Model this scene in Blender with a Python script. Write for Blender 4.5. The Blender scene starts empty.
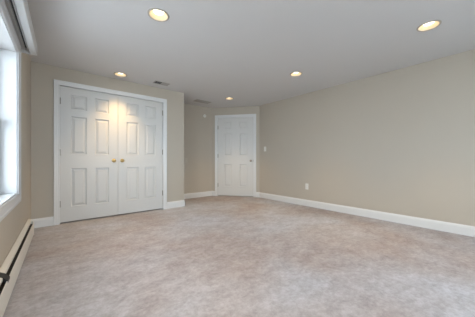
import bpy, bmesh, math
from mathutils import Vector, Matrix

C = bpy.context.scene.collection
SC = bpy.context.scene
PI = math.pi
R = math.radians
H = 2.36            # ceiling height

# ------------------------------------------------------------------ camera
cam_d = bpy.data.cameras.new('camera')
cam = bpy.data.objects.new('camera', cam_d)
C.objects.link(cam)
cam.location = (0, 0, 0.97)
cam.rotation_euler = (R(90), 0, -R(39.64))
cam_d.sensor_width = 36
cam_d.lens = 219.73 / 475 * 36
cam_d.shift_y = 1.2 / 475
cam_d.clip_start = 0.01
SC.camera = cam

# ------------------------------------------------------------------ world, exposure
SC.view_settings.view_transform = 'Standard'
SC.view_settings.look = 'None'
SC.view_settings.gamma = 1
SC.view_settings.use_curve_mapping = False
SC.view_settings.exposure = 1.0
SKY_STRENGTH = 5.3
SKY_COLOUR = (0.79, 0.89, 1.0)
LAMP_WATTS = 47.0
w = bpy.data.worlds.new('overcast_sky')
SC.world = w
w.use_nodes = True
bg = w.node_tree.nodes['Background']
bg.inputs[0].default_value = (*SKY_COLOUR, 1)
bg.inputs[1].default_value = SKY_STRENGTH


def portal(name, loc, rot, sx, sy):
    l = bpy.data.lights.new(name, 'AREA')
    l.shape = 'RECTANGLE'
    l.size, l.size_y = sx, sy
    l.cycles.is_portal = True
    o = bpy.data.objects.new(name, l)
    o.location, o.rotation_euler = loc, rot
    C.objects.link(o)


LEFT_T = 0.0175       # the window wall runs a degree off square
LEFT_LOC = (-0.266, 4.239, 0)


def left_pt(p, u, z):
    """point on the window wall: p metres into the room, at room depth u"""
    yl = u - 4.239
    return (LEFT_LOC[0] + p * math.cos(LEFT_T) + yl * math.sin(LEFT_T),
            LEFT_LOC[1] - p * math.sin(LEFT_T) + yl * math.cos(LEFT_T), z)


WL = (1.10, 3.00, 0.637, 2.017)         # left window opening: u0, u1, z0, z1
WR = (0.30, 3.00, 0.400, 2.080)         # added rear window opening: v0, v1, z0, z1
REAR = -1.80
portal('daylight_portal_left', left_pt(-0.17, (WL[0] + WL[1]) / 2, 1.336), (0, R(-90), -LEFT_T), 1.36, WL[1] - WL[0])
portal('daylight_portal_rear', ((WR[0] + WR[1]) / 2, REAR - 0.17, (WR[2] + WR[3]) / 2), (R(90), 0, 0), WR[1] - WR[0], WR[3] - WR[2])


# ------------------------------------------------------------------ materials
def mat(name, col, rough=0.6, metal=0.0, bump=0.0, bscale=200.0, spec=0.5, var=0.0, vscale=3.0):
    m = bpy.data.materials.new(name)
    m.use_nodes = True
    nt = m.node_tree
    b = nt.nodes['Principled BSDF']
    b.inputs['Base Color'].default_value = (*col, 1)
    b.inputs['Roughness'].default_value = rough
    b.inputs['Metallic'].default_value = metal
    b.inputs['Specular IOR Level'].default_value = spec
    tc = nt.nodes.new('ShaderNodeTexCoord')
    if bump:
        n = nt.nodes.new('ShaderNodeTexNoise')
        n.inputs['Scale'].default_value = bscale
        n.inputs['Detail'].default_value = 4
        nt.links.new(tc.outputs['Object'], n.inputs['Vector'])
        bp = nt.nodes.new('ShaderNodeBump')
        bp.inputs['Strength'].default_value = bump
        bp.inputs['Distance'].default_value = 0.002
        nt.links.new(n.outputs['Fac'], bp.inputs['Height'])
        nt.links.new(bp.outputs['Normal'], b.inputs['Normal'])
    if var:
        n = nt.nodes.new('ShaderNodeTexNoise')
        n.inputs['Scale'].default_value = vscale
        n.inputs['Detail'].default_value = 3
        nt.links.new(tc.outputs['Object'], n.inputs['Vector'])
        mx = nt.nodes.new('ShaderNodeMix')
        mx.data_type = 'RGBA'
        mx.inputs[6].default_value = (*[c * (1 - var) for c in col], 1)
        mx.inputs[7].default_value = (*[min(1, c * (1 + var)) for c in col], 1)
        nt.links.new(n.outputs['Fac'], mx.inputs[0])
        nt.links.new(mx.outputs[2], b.inputs['Base Color'])
    return m


def emit(name, col, s):
    m = bpy.data.materials.new(name)
    m.use_nodes = True
    nt = m.node_tree
    nt.nodes.clear()
    e = nt.nodes.new('ShaderNodeEmission')
    e.inputs[0].default_value = (*col, 1)
    e.inputs[1].default_value = s
    o = nt.nodes.new('ShaderNodeOutputMaterial')
    nt.links.new(e.outputs[0], o.inputs[0])
    return m


def glass():
    m = bpy.data.materials.new('window_glass')
    m.use_nodes = True
    nt = m.node_tree
    nt.nodes.clear()
    t = nt.nodes.new('ShaderNodeBsdfTransparent')
    t.inputs[0].default_value = (0.95, 0.97, 0.97, 1)
    g = nt.nodes.new('ShaderNodeBsdfGlossy')
    g.inputs['Roughness'].default_value = 0.02
    lw = nt.nodes.new('ShaderNodeLayerWeight')      # Schlick reflectance, same from both sides
    pw = nt.nodes.new('ShaderNodeMath')
    pw.operation = 'POWER'
    pw.inputs[1].default_value = 5
    nt.links.new(lw.outputs['Facing'], pw.inputs[0])
    fr = nt.nodes.new('ShaderNodeMath')
    fr.operation = 'MULTIPLY_ADD'
    fr.inputs[1].default_value = 0.95
    fr.inputs[2].default_value = 0.04
    nt.links.new(pw.outputs[0], fr.inputs[0])
    lw.inputs['Blend'].default_value = 0.5
    mx = nt.nodes.new('ShaderNodeMixShader')
    o = nt.nodes.new('ShaderNodeOutputMaterial')
    nt.links.new(fr.outputs[0], mx.inputs[0])
    nt.links.new(t.outputs[0], mx.inputs[1])
    nt.links.new(g.outputs[0], mx.inputs[2])
    nt.links.new(mx.outputs[0], o.inputs[0])
    return m


def carpet():
    m = bpy.data.materials.new('cut_pile_carpet')
    m.use_nodes = True
    nt = m.node_tree
    b = nt.nodes['Principled BSDF']
    b.inputs['Roughness'].default_value = 1.0
    b.inputs['Specular IOR Level'].default_value = 0.05
    b.inputs['Sheen Weight'].default_value = 0.15
    b.inputs['Sheen Roughness'].default_value = 0.6
    tc = nt.nodes.new('ShaderNodeTexCoord')

    def noise(scale, detail, dist=0.0, rough=0.55, stretch=None):
        n = nt.nodes.new('ShaderNodeTexNoise')
        n.inputs['Scale'].default_value = scale
        n.inputs['Detail'].default_value = detail
        n.inputs['Roughness'].default_value = rough
        n.inputs['Distortion'].default_value = dist
        if stretch:
            mp = nt.nodes.new('ShaderNodeMapping')
            mp.inputs['Scale'].default_value = stretch[0]
            mp.inputs['Rotation'].default_value = (0, 0, stretch[1])
            nt.links.new(tc.outputs['Object'], mp.inputs['Vector'])
            nt.links.new(mp.outputs[0], n.inputs['Vector'])
        else:
            nt.links.new(tc.outputs['Object'], n.inputs['Vector'])
        return n

    def ramp(src, stops):
        r = nt.nodes.new('ShaderNodeValToRGB')
        e = r.color_ramp.elements
        e[0].position, e[0].color = stops[0][0], (*stops[0][1], 1)
        e[1].position, e[1].color = stops[1][0], (*stops[1][1], 1)
        nt.links.new(src.outputs['Fac'], r.inputs[0])
        return r

    def mul(a, bb):
        mx = nt.nodes.new('ShaderNodeMix')
        mx.data_type = 'RGBA'
        mx.blend_type = 'MULTIPLY'
        mx.inputs[0].default_value = 1
        nt.links.new(a, mx.inputs[6])
        nt.links.new(bb, mx.inputs[7])
        return mx.outputs[2]

    big = ramp(noise(0.75, 2.5, 0.3), [(0.38, CARPET_A), (0.62, CARPET_B)])
    mid = ramp(noise(5.0, 6, 0.35, 0.72, ((1, 1.5, 1), R(35))), [(0.28, (0.76, 0.735, 0.73)), (0.72, (1.19, 1.20, 1.21))])
    fine = ramp(noise(26, 5, 0.2, 0.75), [(0.3, (0.78, 0.775, 0.77)), (0.7, (1.19, 1.19, 1.19))])
    col = mul(mul(big.outputs[0], mid.outputs[0]), fine.outputs[0])
    nt.links.new(col, b.inputs['Base Color'])
    n = noise(420, 3)
    n2 = noise(30, 3)
    ad = nt.nodes.new('ShaderNodeMath')
    ad.operation = 'ADD'
    nt.links.new(n.outputs['Fac'], ad.inputs[0])
    nt.links.new(n2.outputs['Fac'], ad.inputs[1])
    bp = nt.nodes.new('ShaderNodeBump')
    bp.inputs['Strength'].default_value = 0.5
    bp.inputs['Distance'].default_value = 0.006
    nt.links.new(ad.outputs[0], bp.inputs['Height'])
    nt.links.new(bp.outputs['Normal'], b.inputs['Normal'])
    return m


CARPET_A = (0.365, 0.325, 0.32)
CARPET_B = (0.435, 0.455, 0.51)
M = dict(
    wall=mat('greige_wall_paint', (0.51, 0.457, 0.382), 0.75, bump=0.12, bscale=160, spec=0.25, var=0.02),
    ceiling=mat('flat_ceiling_paint', (0.67, 0.665, 0.665), 0.9, bump=0.1, bscale=220, spec=0.15, var=0.015),
    white=mat('white_trim_enamel', (0.73, 0.73, 0.72), 0.38, bump=0.02, bscale=60),
    door=mat('off_white_door_paint', (0.66, 0.65, 0.625), 0.42, bump=0.02, bscale=60),
    carpet=carpet(),
    brass=mat('aged_brass', (0.60, 0.44, 0.20), 0.28, 1.0, var=0.1, vscale=40),
    nickel=mat('satin_nickel', (0.42, 0.39, 0.34), 0.35, 1.0, var=0.05, vscale=40),
    hinge=mat('dull_hinge_metal', (0.33, 0.31, 0.27), 0.4, 1.0, var=0.05, vscale=40),
    heater=mat('cream_heater_enamel', (0.74, 0.715, 0.66), 0.4, bump=0.02, bscale=50),
    dark=mat('black_heater_gap', (0.012, 0.012, 0.012), 0.6, var=0.1, vscale=30),
    vinyl=mat('white_vinyl', (0.62, 0.625, 0.63), 0.4, bump=0.02, bscale=60),
    rail=mat('grey_white_blind_rail', (0.60, 0.61, 0.61), 0.45, bump=0.02, bscale=60),
    slot=mat('charcoal_track_slot', (0.05, 0.055, 0.055), 0.6, var=0.1, vscale=30),
    plate=mat('white_switch_plastic', (0.78, 0.76, 0.71), 0.35, var=0.02, vscale=30),
    beige=mat('beige_switch_plastic', (0.53, 0.48, 0.40), 0.4, var=0.02, vscale=30),
    ring=mat('tan_white_trim_ring', (0.46, 0.42, 0.36), 0.45, var=0.04, vscale=20),
    reflector=mat('cream_reflector', (0.70, 0.57, 0.40), 0.45, var=0.02, vscale=20),
    vent=mat('grey_white_vent_enamel', (0.42, 0.40, 0.375), 0.5, var=0.03, vscale=20),
    ventdark=mat('dark_duct', (0.03, 0.03, 0.03), 0.8, var=0.1, vscale=20),
    bulb=emit('warm_bulb_face', (1.0, 0.88, 0.68), 2.4),
    glass=glass(),
    gravel=mat('bounce_gravel', (0.62, 0.61, 0.59), 0.9, bump=0.3, bscale=60, var=0.15, vscale=9),  # unseen ground, made pale to bounce daylight up to the ceiling
    closet=mat('closet_wall_paint', (0.6, 0.58, 0.54), 0.8, bump=0.1, bscale=160, var=0.02),
)


# ------------------------------------------------------------------ helpers
def tag(o, label=None, cat=None, group=None, kind=None):
    if label: o['label'] = label
    if cat: o['category'] = cat
    if group: o['group'] = group
    if kind: o['kind'] = kind
    return o


def obj(name, bm, m, parent=None, loc=None, rotz=None, smooth=False, bevel=0.0):
    bmesh.ops.recalc_face_normals(bm, faces=bm.faces[:])
    me = bpy.data.meshes.new(name)
    bm.to_mesh(me)
    bm.free()
    me.materials.append(m)
    if smooth:
        for p in me.polygons:
            p.use_smooth = True
        me.set_sharp_from_angle(angle=R(40))
    o = bpy.data.objects.new(name, me)
    C.objects.link(o)
    if parent: o.parent = parent
    if loc is not None: o.location = loc
    if rotz is not None: o.rotation_euler = (0, 0, rotz)
    if bevel:
        b = o.modifiers.new('bevel', 'BEVEL')
        b.width = bevel
        b.segments = 2
        b.limit_method = 'ANGLE'
    return o


def thing(name, label, cat, loc=(0, 0, 0), rotz=0, group=None, kind=None):
    o = bpy.data.objects.new(name, None)
    o.empty_display_size = 0.1
    C.objects.link(o)
    o.location = loc
    o.rotation_euler = (0, 0, rotz)
    return tag(o, label, cat, group, kind)


def copy_thing(root, loc, label, group=None):
    r = root.copy()
    C.objects.link(r)
    r.location = loc
    r['label'] = label
    if group: r['group'] = group
    for ch in list(root.children):
        c = ch.copy()
        C.objects.link(c)
        c.parent = r
        for g in list(ch.children):
            d = g.copy()
            C.objects.link(d)
            d.parent = c
    return r


def bx(bm, x0, x1, y0, y1, z0, z1):
    v = [bm.verts.new((x, y, z)) for x in (x0, x1) for y in (y0, y1) for z in (z0, z1)]
    for f in ((0, 1, 3, 2), (4, 6, 7, 5), (0, 4, 5, 1), (2, 3, 7, 6), (0, 2, 6, 4), (1, 5, 7, 3)):
        bm.faces.new([v[i] for i in f])
    return bm


def box(*a):
    return bx(bmesh.new(), *a)


def lathe(prof, axis='z', n=32, flip=1, bm=None, cap=True):
    """prof: (radius, height) pairs"""
    bm = bm or bmesh.new()
    rings = []
    for r, h in prof:
        ring = []
        for i in range(n):
            a = 2 * PI * i / n
            c, s = r * math.cos(a), r * math.sin(a)
            p = {'z': (c, s, h), 'y': (c, h, s), 'x': (h, c, s)}[axis]
            ring.append(bm.verts.new(p))
        rings.append(ring)
    for a, b in zip(rings, rings[1:]):
        for i in range(n):
            bm.faces.new((a[i], a[(i + 1) % n], b[(i + 1) % n], b[i]))
    if cap:
        for ring, pr in ((rings[0], prof[0]), (rings[-1], prof[-1])):
            if pr[0] > 1e-4:
                bm.faces.new(ring)
    return bm


def sweep(path, prof, side=1, closed_prof=True):
    """Extrude a closed profile of (offset, height) along a 2-D path with mitred corners.
    offset is measured to the left of the path (times side)."""
    bm = bmesh.new()
    n = len(path)
    P = [Vector(p) for p in path]
    rings = []
    for i in range(n):
        d0 = (P[i] - P[i - 1]).normalized() if i > 0 else None
        d1 = (P[i + 1] - P[i]).normalized() if i < n - 1 else None
        if d0 is None: d0 = d1
        if d1 is None: d1 = d0
        n0 = Vector((-d0.y, d0.x)) * side
        n1 = Vector((-d1.y, d1.x)) * side
        mi = (n0 + n1).normalized()
        mi = mi / max(0.2, mi.dot(n0))
        rings.append([bm.verts.new((P[i].x + mi.x * o, P[i].y + mi.y * o, h)) for o, h in prof])
    k = len(prof)
    for a, b in zip(rings, rings[1:]):
        for j in range(k):
            bm.faces.new((a[j], a[(j + 1) % k], b[(j + 1) % k], b[j]))
    bm.faces.new(rings[0])
    bm.faces.new(list(reversed(rings[-1])))
    return bm


BASE_PROF = [(0, 0), (0.015, 0), (0.015, 0.100), (0.012, 0.108), (0.012, 0.114), (0.006, 0.124), (0.004, 0.131), (0, 0.131)]
# casing: (distance from opening edge, thickness)
CAS_PROF = [(0, 0), (0, 0.010), (0.004, 0.013), (0.018, 0.013), (0.030, 0.016), (0.050, 0.018), (0.058, 0.021), (0.068, 0.021), (0.070, 0.018), (0.070, 0)]


def casing(w, h, prof=CAS_PROF, z0=0.0, closed=False, inset=0.0):
    """U-shaped (or closed) moulding round an opening 0..w, z0..h, lying on plane y=0 towards -y"""
    if closed:
        path = [(0, z0), (0, h), (w, h), (w, z0)]
        bm = bmesh.new()
        rings = []
        dirs = [(-1, -1), (-1, 1), (1, 1), (1, -1)]
        for (x, z), (dx, dz) in zip(path, dirs):
            rings.append([bm.verts.new((x + dx * o, -t, z + dz * o)) for o, t in prof])
        k = len(prof)
        for i in range(4):
            a, b = rings[i], rings[(i + 1) % 4]
            for j in range(k):
                bm.faces.new((a[j], a[(j + 1) % k], b[(j + 1) % k], b[j]))
        return bm
    bm = sweep([(0, z0), (0, h), (w, h), (w, z0)], prof)
    for v in bm.verts:
        x, z, t = v.co
        v.co = (x, -t, z)
    return bm


def leaf(w, h, cols, rows, th=0.035):
    """six-panel door leaf; front face on plane y=0 looking to -y, x 0..w, z 0..h"""
    bm = bmesh.new()
    for sgn, y0 in ((1, 0.0), (-1, th)):
        xs = sorted({0, w, *[c for p in cols for c in p]})
        zs = sorted({0, h, *[c for p in rows for c in p]})
        for i in range(len(xs) - 1):
            for j in range(len(zs) - 1):
                x0, x1, z0, z1 = xs[i], xs[i + 1], zs[j], zs[j + 1]
                isp = any(abs(a - x0) < 1e-6 and abs(b - x1) < 1e-6 for a, b in cols) and \
                    any(abs(a - z0) < 1e-6 and abs(b - z1) < 1e-6 for a, b in rows)

                def ring(ins, d):
                    y = y0 + sgn * d
                    return [bm.verts.new(p) for p in ((x0 + ins, y, z0 + ins), (x1 - ins, y, z0 + ins), (x1 - ins, y, z1 - ins), (x0 + ins, y, z1 - ins))]
                if not isp:
                    bm.faces.new(ring(0, 0))
                else:
                    rs = [ring(0, 0), ring(0.002, 0.006), ring(0.008, 0.015), ring(0.020, 0.0155), ring(0.023, 0.012), ring(0.044, 0.004), ring(0.046, 0.002)]
                    for a, b in zip(rs, rs[1:]):
                        for q in range(4):
                            bm.faces.new((a[q], a[(q + 1) % 4], b[(q + 1) % 4], b[q]))
                    bm.faces.new(rs[-1])
    for a, b in (((0, 0), (0, h)), ((w, 0), (w, h)), ((0, 0), (w, 0)), ((0, h), (w, h))):
        bm.faces.new([bm.verts.new(p) for p in ((a[0], 0, a[1]), (b[0], 0, b[1]), (b[0], th, b[1]), (a[0], th, a[1]))])
    bmesh.ops.remove_doubles(bm, verts=bm.verts[:], dist=1e-5)
    return bm


def hinge_bm():
    bm = lathe([(0.004, -0.052), (0.008, -0.049), (0.008, 0.049), (0.004, 0.052)], 'z', 12)
    bx(bm, -0.012, 0.012, -0.001, 0.003, -0.045, 0.045)
    return bm


def knob(parent, x, z, m):
    ro = obj('door_knob', lathe([(0.0, -0.064), (0.012, -0.063), (0.022, -0.058), (0.027, -0.049), (0.026, -0.040), (0.018, -0.031), (0.010, -0.026), (0.010, -0.006), (0.010, 0.0)], 'y', 24), m, parent, (x, 0, z), smooth=True)
    obj('rosette', lathe([(0.012, -0.009), (0.026, -0.007), (0.031, -0.003), (0.031, 0.0)], 'y', 24), m, ro, smooth=True)
    return ro


# ------------------------------------------------------------------ structure: floor, ceiling, walls
ST = 'structure'
tag(obj('floor', box(-1.6, 4.4, REAR - 0.15, 5.4, -0.1, 0), M['carpet']),
    'mottled pinkish grey wall-to-wall carpet covering the whole room floor', 'floor', kind=ST)

LAMPS = [  # v, u, label
    (0.763, 2.109, 'round recessed ceiling light nearest the window and the closet side, largest at left'),
    (2.985, 0.490, 'round recessed ceiling light close to the right wall, largest at right'),
    (0.818, 3.975, 'round recessed ceiling light right in front of the double closet doors'),
    (3.004, 2.139, 'round recessed ceiling light between the outlet wall and the middle of the ceiling'),
    (3.038, 3.955, 'round recessed ceiling light in front of the single angled door'),
    (0.763, 0.300, 'added, unseen round recessed ceiling light overhead near the window, directly behind the viewer'),  # unseen lamp, added to the grid for extra light
]


def build_ceiling():
    bm = box(-1.6, 4.4, REAR - 0.15, 5.4, H, H + 0.02)
    me = bpy.data.meshes.new('tmp')
    bm.to_mesh(me)
    bm.free()
    base = bpy.data.objects.new('tmp', me)
    C.objects.link(base)
    cb = bmesh.new()
    for v, u, _ in LAMPS:
        c = lathe([(0.086, H - 0.05), (0.086, H + 0.07)], 'z', 40)
        bmesh.ops.translate(c, verts=c.verts[:], vec=(v, u, 0))
        tmp = bpy.data.meshes.new('t')
        c.to_mesh(tmp)
        c.free()
        cb.from_mesh(tmp)
        bpy.data.meshes.remove(tmp)
    bmesh.ops.recalc_face_normals(cb, faces=cb.faces[:])
    cm = bpy.data.meshes.new('cut')
    cb.to_mesh(cm)
    cb.free()
    cut = bpy.data.objects.new('cut', cm)
    C.objects.link(cut)
    mod = base.modifiers.new('b', 'BOOLEAN')
    mod.object = cut
    mod.operation = 'DIFFERENCE'
    mod.solver = 'EXACT'
    dg = bpy.context.evaluated_depsgraph_get()
    res = bpy.data.meshes.new_from_object(base.evaluated_get(dg))
    bpy.data.objects.remove(base)
    bpy.data.objects.remove(cut)
    res.name = 'ceiling'
    res.materials.clear()
    res.materials.append(M['ceiling'])
    o = bpy.data.objects.new('ceiling', res)
    C.objects.link(o)
    return o


tag(build_ceiling(), 'flat pale grey-white ceiling over the whole room', 'ceiling', kind=ST)


def holed(x0, x1, y0, y1, z0, z1, hx0, hx1, hz0, hz1):
    """box wall in x-z with one opening"""
    bm = bmesh.new()
    bx(bm, x0, hx0, y0, y1, z0, z1)
    bx(bm, hx1, x1, y0, y1, z0, z1)
    if hz0 > z0: bx(bm, hx0, hx1, y0, y1, z0, hz0)
    bx(bm, hx0, hx1, y0, y1, hz1, z1)
    bmesh.ops.remove_doubles(bm, verts=bm.verts[:], dist=1e-5)
    return bm


# left (window) wall, in its own frame: local x into the room, local y along the wall
def L(u): return u - 4.239


bm = holed(L(REAR - 0.1), L(5.2), 0, 0.15, 0, H, L(WL[0]), L(WL[1]), WL[2], WL[3])
for v in bm.verts:
    x, y, z = v.co
    v.co = (-y, x, z)
tag(obj('wall_left', bm, M['wall'], loc=LEFT_LOC, rotz=-LEFT_T), 'greige wall at far left with the window and baseboard heater', 'wall', kind=ST)

U = 4.239            # closet wall plane
CW = 2.063           # closet corner
UB = 5.0             # back wall plane
VR = 4.059           # right wall plane
C1, C2 = Vector((3.25, UB)), Vector((VR, 4.008))
ANG = math.atan2(C2.y - C1.y, C2.x - C1.x)
CO = (0.045, 1.625, 2.092)      # closet opening v0, v1, height
DO = (0.155, 1.125, 2.088)      # angled door opening s0, s1, height

tag(obj('wall_closet', holed(-0.30, CW, U, U + 0.11, 0, H, CO[0] - 0.02, CO[1] + 0.02, 0, CO[2] + 0.02), M['wall']),
    'greige wall holding the white double closet doors', 'wall', kind=ST)
tag(obj('wall_return', box(CW - 0.11, CW, U + 0.11, UB, 0, H), M['wall']),
    'short greige closet side wall turning back beside the alcove', 'wall', kind=ST)
tag(obj('wall_back', box(-0.6, VR, UB, UB + 0.12, 0, H), M['wall']),
    'greige back wall of the alcove left of the single door', 'wall', kind=ST)
alen = (C2 - C1).length
tag(obj('wall_angled', holed(0, alen, 0, 0.12, 0, H, DO[0] - 0.02, DO[1] + 0.02, 0, DO[2] + 0.02), M['wall'], loc=(C1.x, C1.y, 0), rotz=ANG),
    'short angled greige wall around the single white door', 'wall', kind=ST)
tag(obj('wall_right', box(VR, VR + 0.12, REAR - 0.1, 5.3, 0, H), M['wall']),
    'long bare greige wall on the right with one outlet and switch', 'wall', kind=ST)
tag(obj('wall_rear', holed(-0.40, VR, REAR - 0.15, REAR, 0, H, WR[0], WR[1], WR[2], WR[3]), M['wall']),
    'greige wall behind the camera with an added window', 'wall', kind=ST)

# door linings (jambs) and casings
def jamb(w, h, depth):
    bm = bmesh.new()
    bx(bm, -0.02, 0, 0, depth, 0, h + 0.02)
    bx(bm, w, w + 0.02, 0, depth, 0, h + 0.02)
    bx(bm, 0, w, 0, depth, h, h + 0.02)
    # stop strip behind the leaf
    bx(bm, 0, 0.012, 0.058, 0.07, 0, h)
    bx(bm, w - 0.012, w, 0.058, 0.07, 0, h)
    bx(bm, 0.012, w - 0.012, 0.058, 0.07, h - 0.012, h)
    return bm


cwid = CO[1] - CO[0]
t = thing('trim_1', 'white moulded casing around the double closet doors', 'door casing', (CO[0], U, 0), 0, kind=ST)
obj('door_casing', casing(cwid, CO[2], [(o - 0.004, q) for o, q in CAS_PROF]), M['white'], t)
obj('door_jamb', jamb(cwid, CO[2], 0.11), M['white'], t)
dwid = DO[1] - DO[0]
t = thing('trim_2', 'white moulded casing around the single angled door', 'door casing', (C1.x + DO[0] * math.cos(ANG), C1.y + DO[0] * math.sin(ANG), 0), ANG, kind=ST)
obj('door_casing', casing(dwid, DO[2], [(o - 0.002, q) for o, q in CAS_PROF]), M['white'], t)
obj('door_jamb', jamb(dwid, DO[2], 0.12), M['white'], t)

# baseboards
def base(name, path, label, side=1):
    return tag(obj(name, sweep(path, BASE_PROF, side), M['white']), label, 'baseboard', kind=ST)


base('baseboard_closet_left', [(-0.265, U), (CO[0] - 0.066, U)], 'short white baseboard between the heater and the closet door casing', -1)
base('baseboard_closet_right', [(CO[1] + 0.066, U), (CW, U), (CW, UB)], 'white baseboard wrapping the outside corner right of the closet doors', -1)
e = Vector((math.cos(ANG), math.sin(ANG)))
pL = C1 + e * (DO[0] - 0.068)
pR = C1 + e * (DO[1] + 0.068)
base('baseboard_back', [(CW + 0.015, UB), (C1.x, C1.y), (pL.x, pL.y)], 'white baseboard along the alcove back wall left of the single door', -1)
base('baseboard_right', [(pR.x, pR.y), (C2.x, C2.y), (VR, REAR)], 'long white baseboard along the foot of the right wall', -1)
base('baseboard_rear', [(VR - 0.015, REAR), (-0.2, REAR)], 'white baseboard along the wall behind the camera', -1)

# ------------------------------------------------------------------ windows
def window(name, label, w, z0, z1, loc, rotz, cas_w, flip_label):
    """opening 0..w on plane y=0 facing -y; reveal runs to +y"""
    t = thing(name, label, 'window', loc, rotz, kind=ST)
    D = 0.112                       # reveal depth to the sash
    bm = bmesh.new()
    bx(bm, -0.001, 0.012, 0, 0.15, z0, z1)
    bx(bm, w - 0.012, w + 0.001, 0, 0.15, z0, z1)
    bx(bm, 0.012, w - 0.012, 0, 0.15, z1 - 0.012, z1 + 0.001)
    obj('window_jamb', bm, M['vinyl'], t)
    obj('window_sill', box(0.0, w, -0.0, 0.15, z0 - 0.001, z0 + 0.014), M['vinyl'], t)
    prof = [(-0.002, 0), (-0.002, 0.012), (0.006, 0.016), (cas_w - 0.03, 0.018), (cas_w - 0.024, 0.022), (cas_w - 0.004, 0.022), (cas_w, 0.018), (cas_w, 0)]
    prof2 = [(-0.002, 0), (-0.002, 0.012), (0.006, 0.016), (0.055, 0.018), (0.060, 0.022), (0.080, 0.022), (0.084, 0.018), (0.084, 0)]
    bm = bmesh.new()
    rings = []
    for (x, z), (dx, dz) in zip([(0, z0), (0, z1), (w, z1), (w, z0)], [(-1, -1), (-1, 1), (1, 1), (1, -1)]):
        rings.append([bm.verts.new((x + dx * a[0], -a[1], z + dz * b[0])) for a, b in zip(prof, prof2)])
    for i in range(4):
        a, b = rings[i], rings[(i + 1) % 4]
        for j in range(len(prof)):
            k = (j + 1) % len(prof)
            bm.faces.new((a[j], a[k], b[k], b[j]))
    obj('window_casing', bm, M['vinyl'], t)
    # two double-hung units side by side with a mullion between
    mul = 0.07
    uw = (w - 0.024 - mul) / 2
    obj('mullion', box(w / 2 - mul / 2, w / 2 + mul / 2, D - 0.015, 0.15, z0 + 0.014, z1 - 0.012), M['vinyl'], t, bevel=0.003)
    zm = (z0 + z1) / 2
    for x0 in (0.012, w / 2 + mul / 2):
        for (a, b, y) in ((z0 + 0.014, zm + 0.02, D - 0.005), (zm - 0.02, z1 - 0.012, D + 0.02)):
            bm = bmesh.new()
            s = 0.042
            bx(bm, x0, x0 + s, y, y + 0.022, a, b)
            bx(bm, x0 + uw - s, x0 + uw, y, y + 0.022, a, b)
            bx(bm, x0 + s, x0 + uw - s, y, y + 0.022, a, a + s)
            bx(bm, x0 + s, x0 + uw - s, y, y + 0.022, b - s, b)
            so = obj('window_sash', bm, M['vinyl'], t)
            obj('pane', box(x0 + s, x0 + uw - s, y + 0.009, y + 0.013, a + s, b - s), M['glass'], so)
        bm = box(x0 + uw / 2 - 0.03, x0 + uw / 2 + 0.03, D - 0.02, D - 0.005, zm + 0.02, zm + 0.032)
        obj('sash_lock', bm, M['vinyl'], t, bevel=0.003)
    return t


# left window: plane facing +x of the tilted frame -> local -y must point into the room (+v): rotate +90 deg
window('window_1', 'white framed window in the left wall with a deep bright reveal and sill', WL[1] - WL[0], WL[2], WL[3], left_pt(0, WL[0], 0), R(90) - LEFT_T, 0.085, '')
# unseen rear window, added for its daylight: faces +y, so rotate 180 deg
window('added_window', 'added white framed window in the wall behind the camera, unseen, for daylight', WR[1] - WR[0], WR[2], WR[3], (WR[1], REAR, 0), PI, 0.09, '')
tag(obj('ground', box(-14, 14, -16, 14, -0.6, -0.5), M['gravel']), 'unseen pale gravel ground added outside the windows to bounce light in', 'ground', kind=ST)

# ------------------------------------------------------------------ doors
rows_c = [(0.245, 0.835), (1.055, 1.640), (1.750, 1.975)]
lw = (cwid - 0.014) / 2
lh = CO[2] - 0.005 - 0.019
pw = (lw - 0.27 - 0.115) / 2
cols_c = [(0.135, 0.135 + pw), (lw - 0.135 - pw, lw - 0.135)]
d1 = thing('door_1', 'left white six-panel leaf of the double closet doors', 'door', (CO[0] + 0.005, U + 0.018, 0.019), 0, kind=ST)
obj('door_leaf', leaf(lw, lh, cols_c, [(a - 0.019, b - 0.019) for a, b in rows_c]), M['door'], d1)
knob(d1, lw - 0.062, 0.935, M['brass'])
for z in (0.28, 1.06, 1.84):
    obj('hinge', hinge_bm(), M['hinge'], d1, (0.000, -0.006, z), smooth=True)
d2 = thing('door_2', 'right white six-panel leaf of the double closet doors', 'door', (CO[0] + 0.009 + lw, U + 0.018, 0.019), 0, kind=ST)
obj('door_leaf', leaf(lw, lh, cols_c, [(a - 0.019, b - 0.019) for a, b in rows_c]), M['door'], d2)
knob(d2, 0.062, 0.935, M['brass'])
for z in (0.30, 1.10, 1.865):
    obj('hinge', hinge_bm(), M['hinge'], d2, (lw, -0.006, z), smooth=True)

dw = dwid - 0.010
dh = DO[2] - 0.004 - 0.014
o = C1 + e * (DO[0] + 0.005)
nrm = Vector((-e.y, e.x))       # behind the wall
o = o + nrm * 0.018
d3 = thing('door_3', 'single white six-panel door in the angled wall', 'door', (o.x, o.y, 0.014), ANG, kind=ST)
pw = 0.215
obj('door_leaf', leaf(dw, dh, [(0.165, 0.165 + pw), (dw - 0.165 - pw, dw - 0.165)], [(0.245, 0.830), (1.055, 1.655), (1.765, 1.975)]), M['door'], d3)
knob(d3, dw - 0.068, 0.93, M['nickel'])
obj('strike_plate', box(-0.008, 0.008, -0.002, 0.002, -0.03, 0.03), M['nickel'], d3, (dw - 0.010, 0, 0.93))
for z in (0.28, 1.06, 1.82):
    obj('hinge', hinge_bm(), M['hinge'], d3, (0.0, -0.006, z), smooth=True)

# ------------------------------------------------------------------ baseboard heater on the window wall
ht = thing('baseboard_heater', 'long low cream baseboard heater with a black gap along the window wall', 'heater', LEFT_LOC, -LEFT_T)


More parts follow.
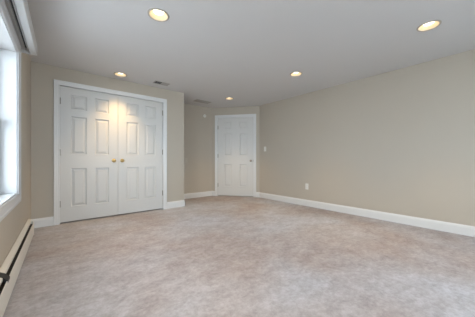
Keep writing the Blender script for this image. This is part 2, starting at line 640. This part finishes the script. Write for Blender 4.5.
def extr(poly, y0, y1, bm=None):
    bm = bm or bmesh.new()
    a = [bm.verts.new((p, y0, z)) for p, z in poly]
    b = [bm.verts.new((p, y1, z)) for p, z in poly]
    k = len(poly)
    for i in range(k):
        bm.faces.new((a[i], a[(i + 1) % k], b[(i + 1) % k], b[i]))
    bm.faces.new(a)
    bm.faces.new(list(reversed(b)))
    return bm


HY0, HY1 = 3.86 - 4.239, -4.3
obj('back_plate', extr([(0.001, 0.012), (0.004, 0.012), (0.004, 0.205), (0.001, 0.205)], HY0, HY1), M['heater'], ht)
obj('top_hood', extr([(0.001, 0.205), (0.003, 0.212), (0.010, 0.213), (0.036, 0.198), (0.038, 0.193), (0.038, 0.178), (0.035, 0.178), (0.034, 0.192), (0.010, 0.207), (0.004, 0.205)], HY0, HY1), M['heater'], ht)
fp = [(0.058, 0.018), (0.061, 0.020), (0.061, 0.166), (0.057, 0.170), (0.055, 0.168), (0.058, 0.164)]
JY = 2.29 - 4.239
obj('front_panel', extr(fp, HY0 - 0.03, JY + 0.0015), M['heater'], ht)
obj('front_panel', extr(fp, JY - 0.0015, HY1), M['heater'], ht)
obj('damper', extr([(0.006, 0.150), (0.0565, 0.146), (0.0565, 0.149), (0.006, 0.153)], HY0 - 0.03, HY1), M['dark'], ht)
obj('heating_element', extr([(0.006, 0.05), (0.045, 0.05), (0.045, 0.12), (0.006, 0.12)], HY0 - 0.06, HY1), M['dark'], ht)
obj('end_cap', extr([(0.001, 0.0), (0.062, 0.0), (0.062, 0.170), (0.038, 0.198), (0.012, 0.214), (0.001, 0.213)], HY0 + 0.004, HY0 - 0.030), M['heater'], ht, bevel=0.002)
BY = 2.13 - 4.239
obj('bracket', extr([(0.012, 0.2125), (0.036, 0.199), (0.0615, 0.171), (0.0620, 0.155), (0.055, 0.150), (0.030, 0.185)], BY - 0.045, BY + 0.03), M['dark'], ht)
bl = obj('baseboard_left', sweep([(0.0, HY0 + 0.006), (0.0, -0.012)], BASE_PROF, -1), M['white'], loc=LEFT_LOC, rotz=-LEFT_T)
tag(bl, 'short white baseboard on the window wall between heater and corner', 'baseboard', kind=ST)

# ------------------------------------------------------------------ blind headrail with valance above the window
vl = thing('window_blind_headrail', 'white blind headrail and valance with a dark track slot above the left window', 'blind headrail', left_pt(0, 3.21, 0), -LEFT_T)
VL = -2.55
obj('valance', extr([(0.074, 2.096), (0.080, 2.090), (0.124, 2.090), (0.131, 2.098), (0.131, 2.200), (0.124, 2.208), (0.004, 2.208), (0.004, 2.196), (0.114, 2.196), (0.114, 2.115), (0.074, 2.115)], -0.022, VL), M['rail'], vl)
obj('end_return', extr([(0.001, 2.088), (0.124, 2.086), (0.133, 2.096), (0.133, 2.200), (0.124, 2.210), (0.001, 2.210)], 0.0, -0.022), M['vinyl'], vl, bevel=0.004)
tr = obj('headrail_track', extr([(0.006, 2.125), (0.036, 2.125), (0.038, 2.108), (0.042, 2.108), (0.042, 2.160), (0.062, 2.160), (0.062, 2.104), (0.068, 2.104), (0.068, 2.190), (0.006, 2.190)], -0.030, VL), M['vinyl'], vl)
obj('track_slot', extr([(0.0425, 2.138), (0.0615, 2.138), (0.0615, 2.158), (0.0425, 2.158)], -0.032, VL), M['slot'], tr)

# ------------------------------------------------------------------ recessed ceiling lights
GL = 'recessed ceiling lights in a grid'


def make_lamp(v, u, label):
    t = thing('recessed_ceiling_light', label, 'ceiling light', (v, u, H), 0, GL)
    obj('trim_ring', lathe([(0.083, 0.004), (0.082, -0.004), (0.086, -0.008), (0.093, -0.008), (0.099, -0.004), (0.100, 0.0)], 'z', 48, cap=False), M['ring'], t, smooth=True)
    obj('reflector', lathe([(0.0835, -0.002), (0.079, 0.012), (0.070, 0.040), (0.062, 0.062), (0.060, 0.090), (0.0, 0.090)], 'z', 48, cap=False), M['reflector'], t, smooth=True)
    bu = obj('bulb', lathe([(0.0, 0.018), (0.020, 0.0185), (0.036, 0.021), (0.045, 0.026), (0.049, 0.034), (0.046, 0.046), (0.030, 0.085)], 'z', 40, cap=False), M['bulb'], t, smooth=True)
    l = bpy.data.lights.new('lamp_glow', 'SPOT')
    l.energy = LAMP_WATTS
    l.color = (1.0, 0.67, 0.32)
    l.spot_size = R(82)
    l.spot_blend = 1.0
    l.shadow_soft_size = 0.05
    lo = bpy.data.objects.new('lamp_glow', l)
    C.objects.link(lo)
    lo.parent = t
    lo.location = (0, 0, -0.012)
    return t


lamp = make_lamp(*LAMPS[0])
for v, u, lab in LAMPS[1:]:
    copy_thing(lamp, (v, u, H), lab, GL)

# ------------------------------------------------------------------ ceiling vents
def vent(label, v, u, sx, sy, nslat, mslat, tilt):
    t = thing('ceiling_vent', label, 'vent', (v, u, H), 0)
    bm = bmesh.new()
    f = 0.016
    for a in ((-sx / 2, sx / 2, -sy / 2, -sy / 2 + f), (-sx / 2, sx / 2, sy / 2 - f, sy / 2), (-sx / 2, -sx / 2 + f, -sy / 2 + f, sy / 2 - f), (sx / 2 - f, sx / 2, -sy / 2 + f, sy / 2 - f)):
        bx(bm, a[0], a[1], a[2], a[3], -0.007, 0)
    obj('vent_frame', bm, mslat, t, bevel=0.002)
    obj('backing', box(-sx / 2 + f, sx / 2 - f, -sy / 2 + f, sy / 2 - f, -0.0008, 0), M['ventdark'], t)
    return t, f


t, f = vent('small ceiling vent above the right closet door, its left half open and dark', 1.485, 3.955, 0.27, 0.15, 0, M['vent'], 0)
# left bank of blades open (steep), right bank closed (flat)
for half, (x0, x1) in enumerate(((-0.135 + f, -0.004), (0.004, 0.135 - f))):
    n = 6
    for k in range(n):
        yc = -0.075 + f + (k + 0.5) * (0.15 - 2 * f) / n
        ang = R(20) if half == 0 else R(-20)
        wd = 0.0095 if half == 0 else 0.0105
        bm = bmesh.new()
        bx(bm, x0, x1, -wd, wd, -0.0006, 0.0006)
        bmesh.ops.rotate(bm, verts=bm.verts[:], cent=(0, 0, 0), matrix=Matrix.Rotation(ang, 3, 'X'))
        bmesh.ops.translate(bm, verts=bm.verts[:], vec=(0, yc, -0.0065))
        obj('slat', bm, M['vent'], t)
obj('divider', box(-0.004, 0.004, -0.075 + f, 0.075 - f, -0.008, -0.001), M['vent'], t)

t, f = vent('wide pale return vent on the alcove ceiling behind the closet corner', 2.70, 4.57, 0.40, 0.20, 0, M['vent'], 0)
n = 10
for k in range(n):
    yc = -0.10 + f + (k + 0.5) * (0.20 - 2 * f) / n
    bm = bmesh.new()
    bx(bm, -0.20 + f, 0.20 - f, -0.0085, 0.0085, -0.0006, 0.0006)
    bmesh.ops.rotate(bm, verts=bm.verts[:], cent=(0, 0, 0), matrix=Matrix.Rotation(R(-30), 3, 'X'))
    bmesh.ops.translate(bm, verts=bm.verts[:], vec=(0, yc, -0.006))
    obj('slat', bm, M['vent'], t)

# ------------------------------------------------------------------ wall devices
# outlet on the right wall (local -y faces the room: rotate -90 deg)
t = thing('wall_outlet', 'white duplex outlet low on the long right wall', 'outlet', (VR, 2.617, 0.408), R(-90))
obj('cover_plate', box(-0.036, 0.036, -0.006, 0, -0.062, 0.062), M['plate'], t, bevel=0.003)
for z in (-0.022, 0.022):
    so = obj('socket', lathe([(0.0, -0.009), (0.015, -0.009), (0.0165, -0.0075), (0.0165, -0.005)], 'y', 20, cap=False), M['plate'], t, (0, 0, z))
    bm = bmesh.new()
    for x in (-0.006, 0.006):
        bx(bm, x - 0.001, x + 0.001, -0.0094, -0.0088, -0.003, 0.006)
    obj('slot', bm, M['dark'], so)
obj('screw', lathe([(0.0, -0.0075), (0.003, -0.007), (0.003, -0.005)], 'y', 12, cap=False), M['nickel'], t)


def switch(label, loc, rotz, m):
    t = thing('light_switch', label, 'light switch', loc, rotz)
    obj('cover_plate', box(-0.036, 0.036, -0.006, 0, -0.060, 0.060), m, t, bevel=0.003)
    bm = box(-0.006, 0.006, -0.016, -0.005, -0.010, 0.008)
    for v in bm.verts:
        if v.co.y < -0.01: v.co.z += 0.006
    obj('toggle', bm, m, t, bevel=0.0015)
    for z in (-0.03, 0.03):
        obj('screw', lathe([(0.0, -0.0075), (0.003, -0.007), (0.003, -0.005)], 'y', 12, cap=False), M['nickel'], t, (0, 0, z))


switch('white light switch on the right wall beside the angled door', (VR, 3.81, 1.238), R(-90), M['plate'])
switch('beige light switch on the alcove back wall near the closet corner', (2.49, UB, 0.955), 0, M['beige'])
t = thing('door_chime_sensor', 'small round white sensor high on the alcove wall left of the single door', 'sensor', (3.02, UB, 2.12), 0)
obj('housing', lathe([(0.0, -0.026), (0.022, -0.025), (0.036, -0.020), (0.042, -0.012), (0.043, 0.0)], 'y', 32, cap=False), M['plate'], t, smooth=True)
obj('lens', lathe([(0.0, -0.031), (0.010, -0.030), (0.014, -0.0245)], 'y', 20, cap=False), M['vinyl'], t, smooth=True)
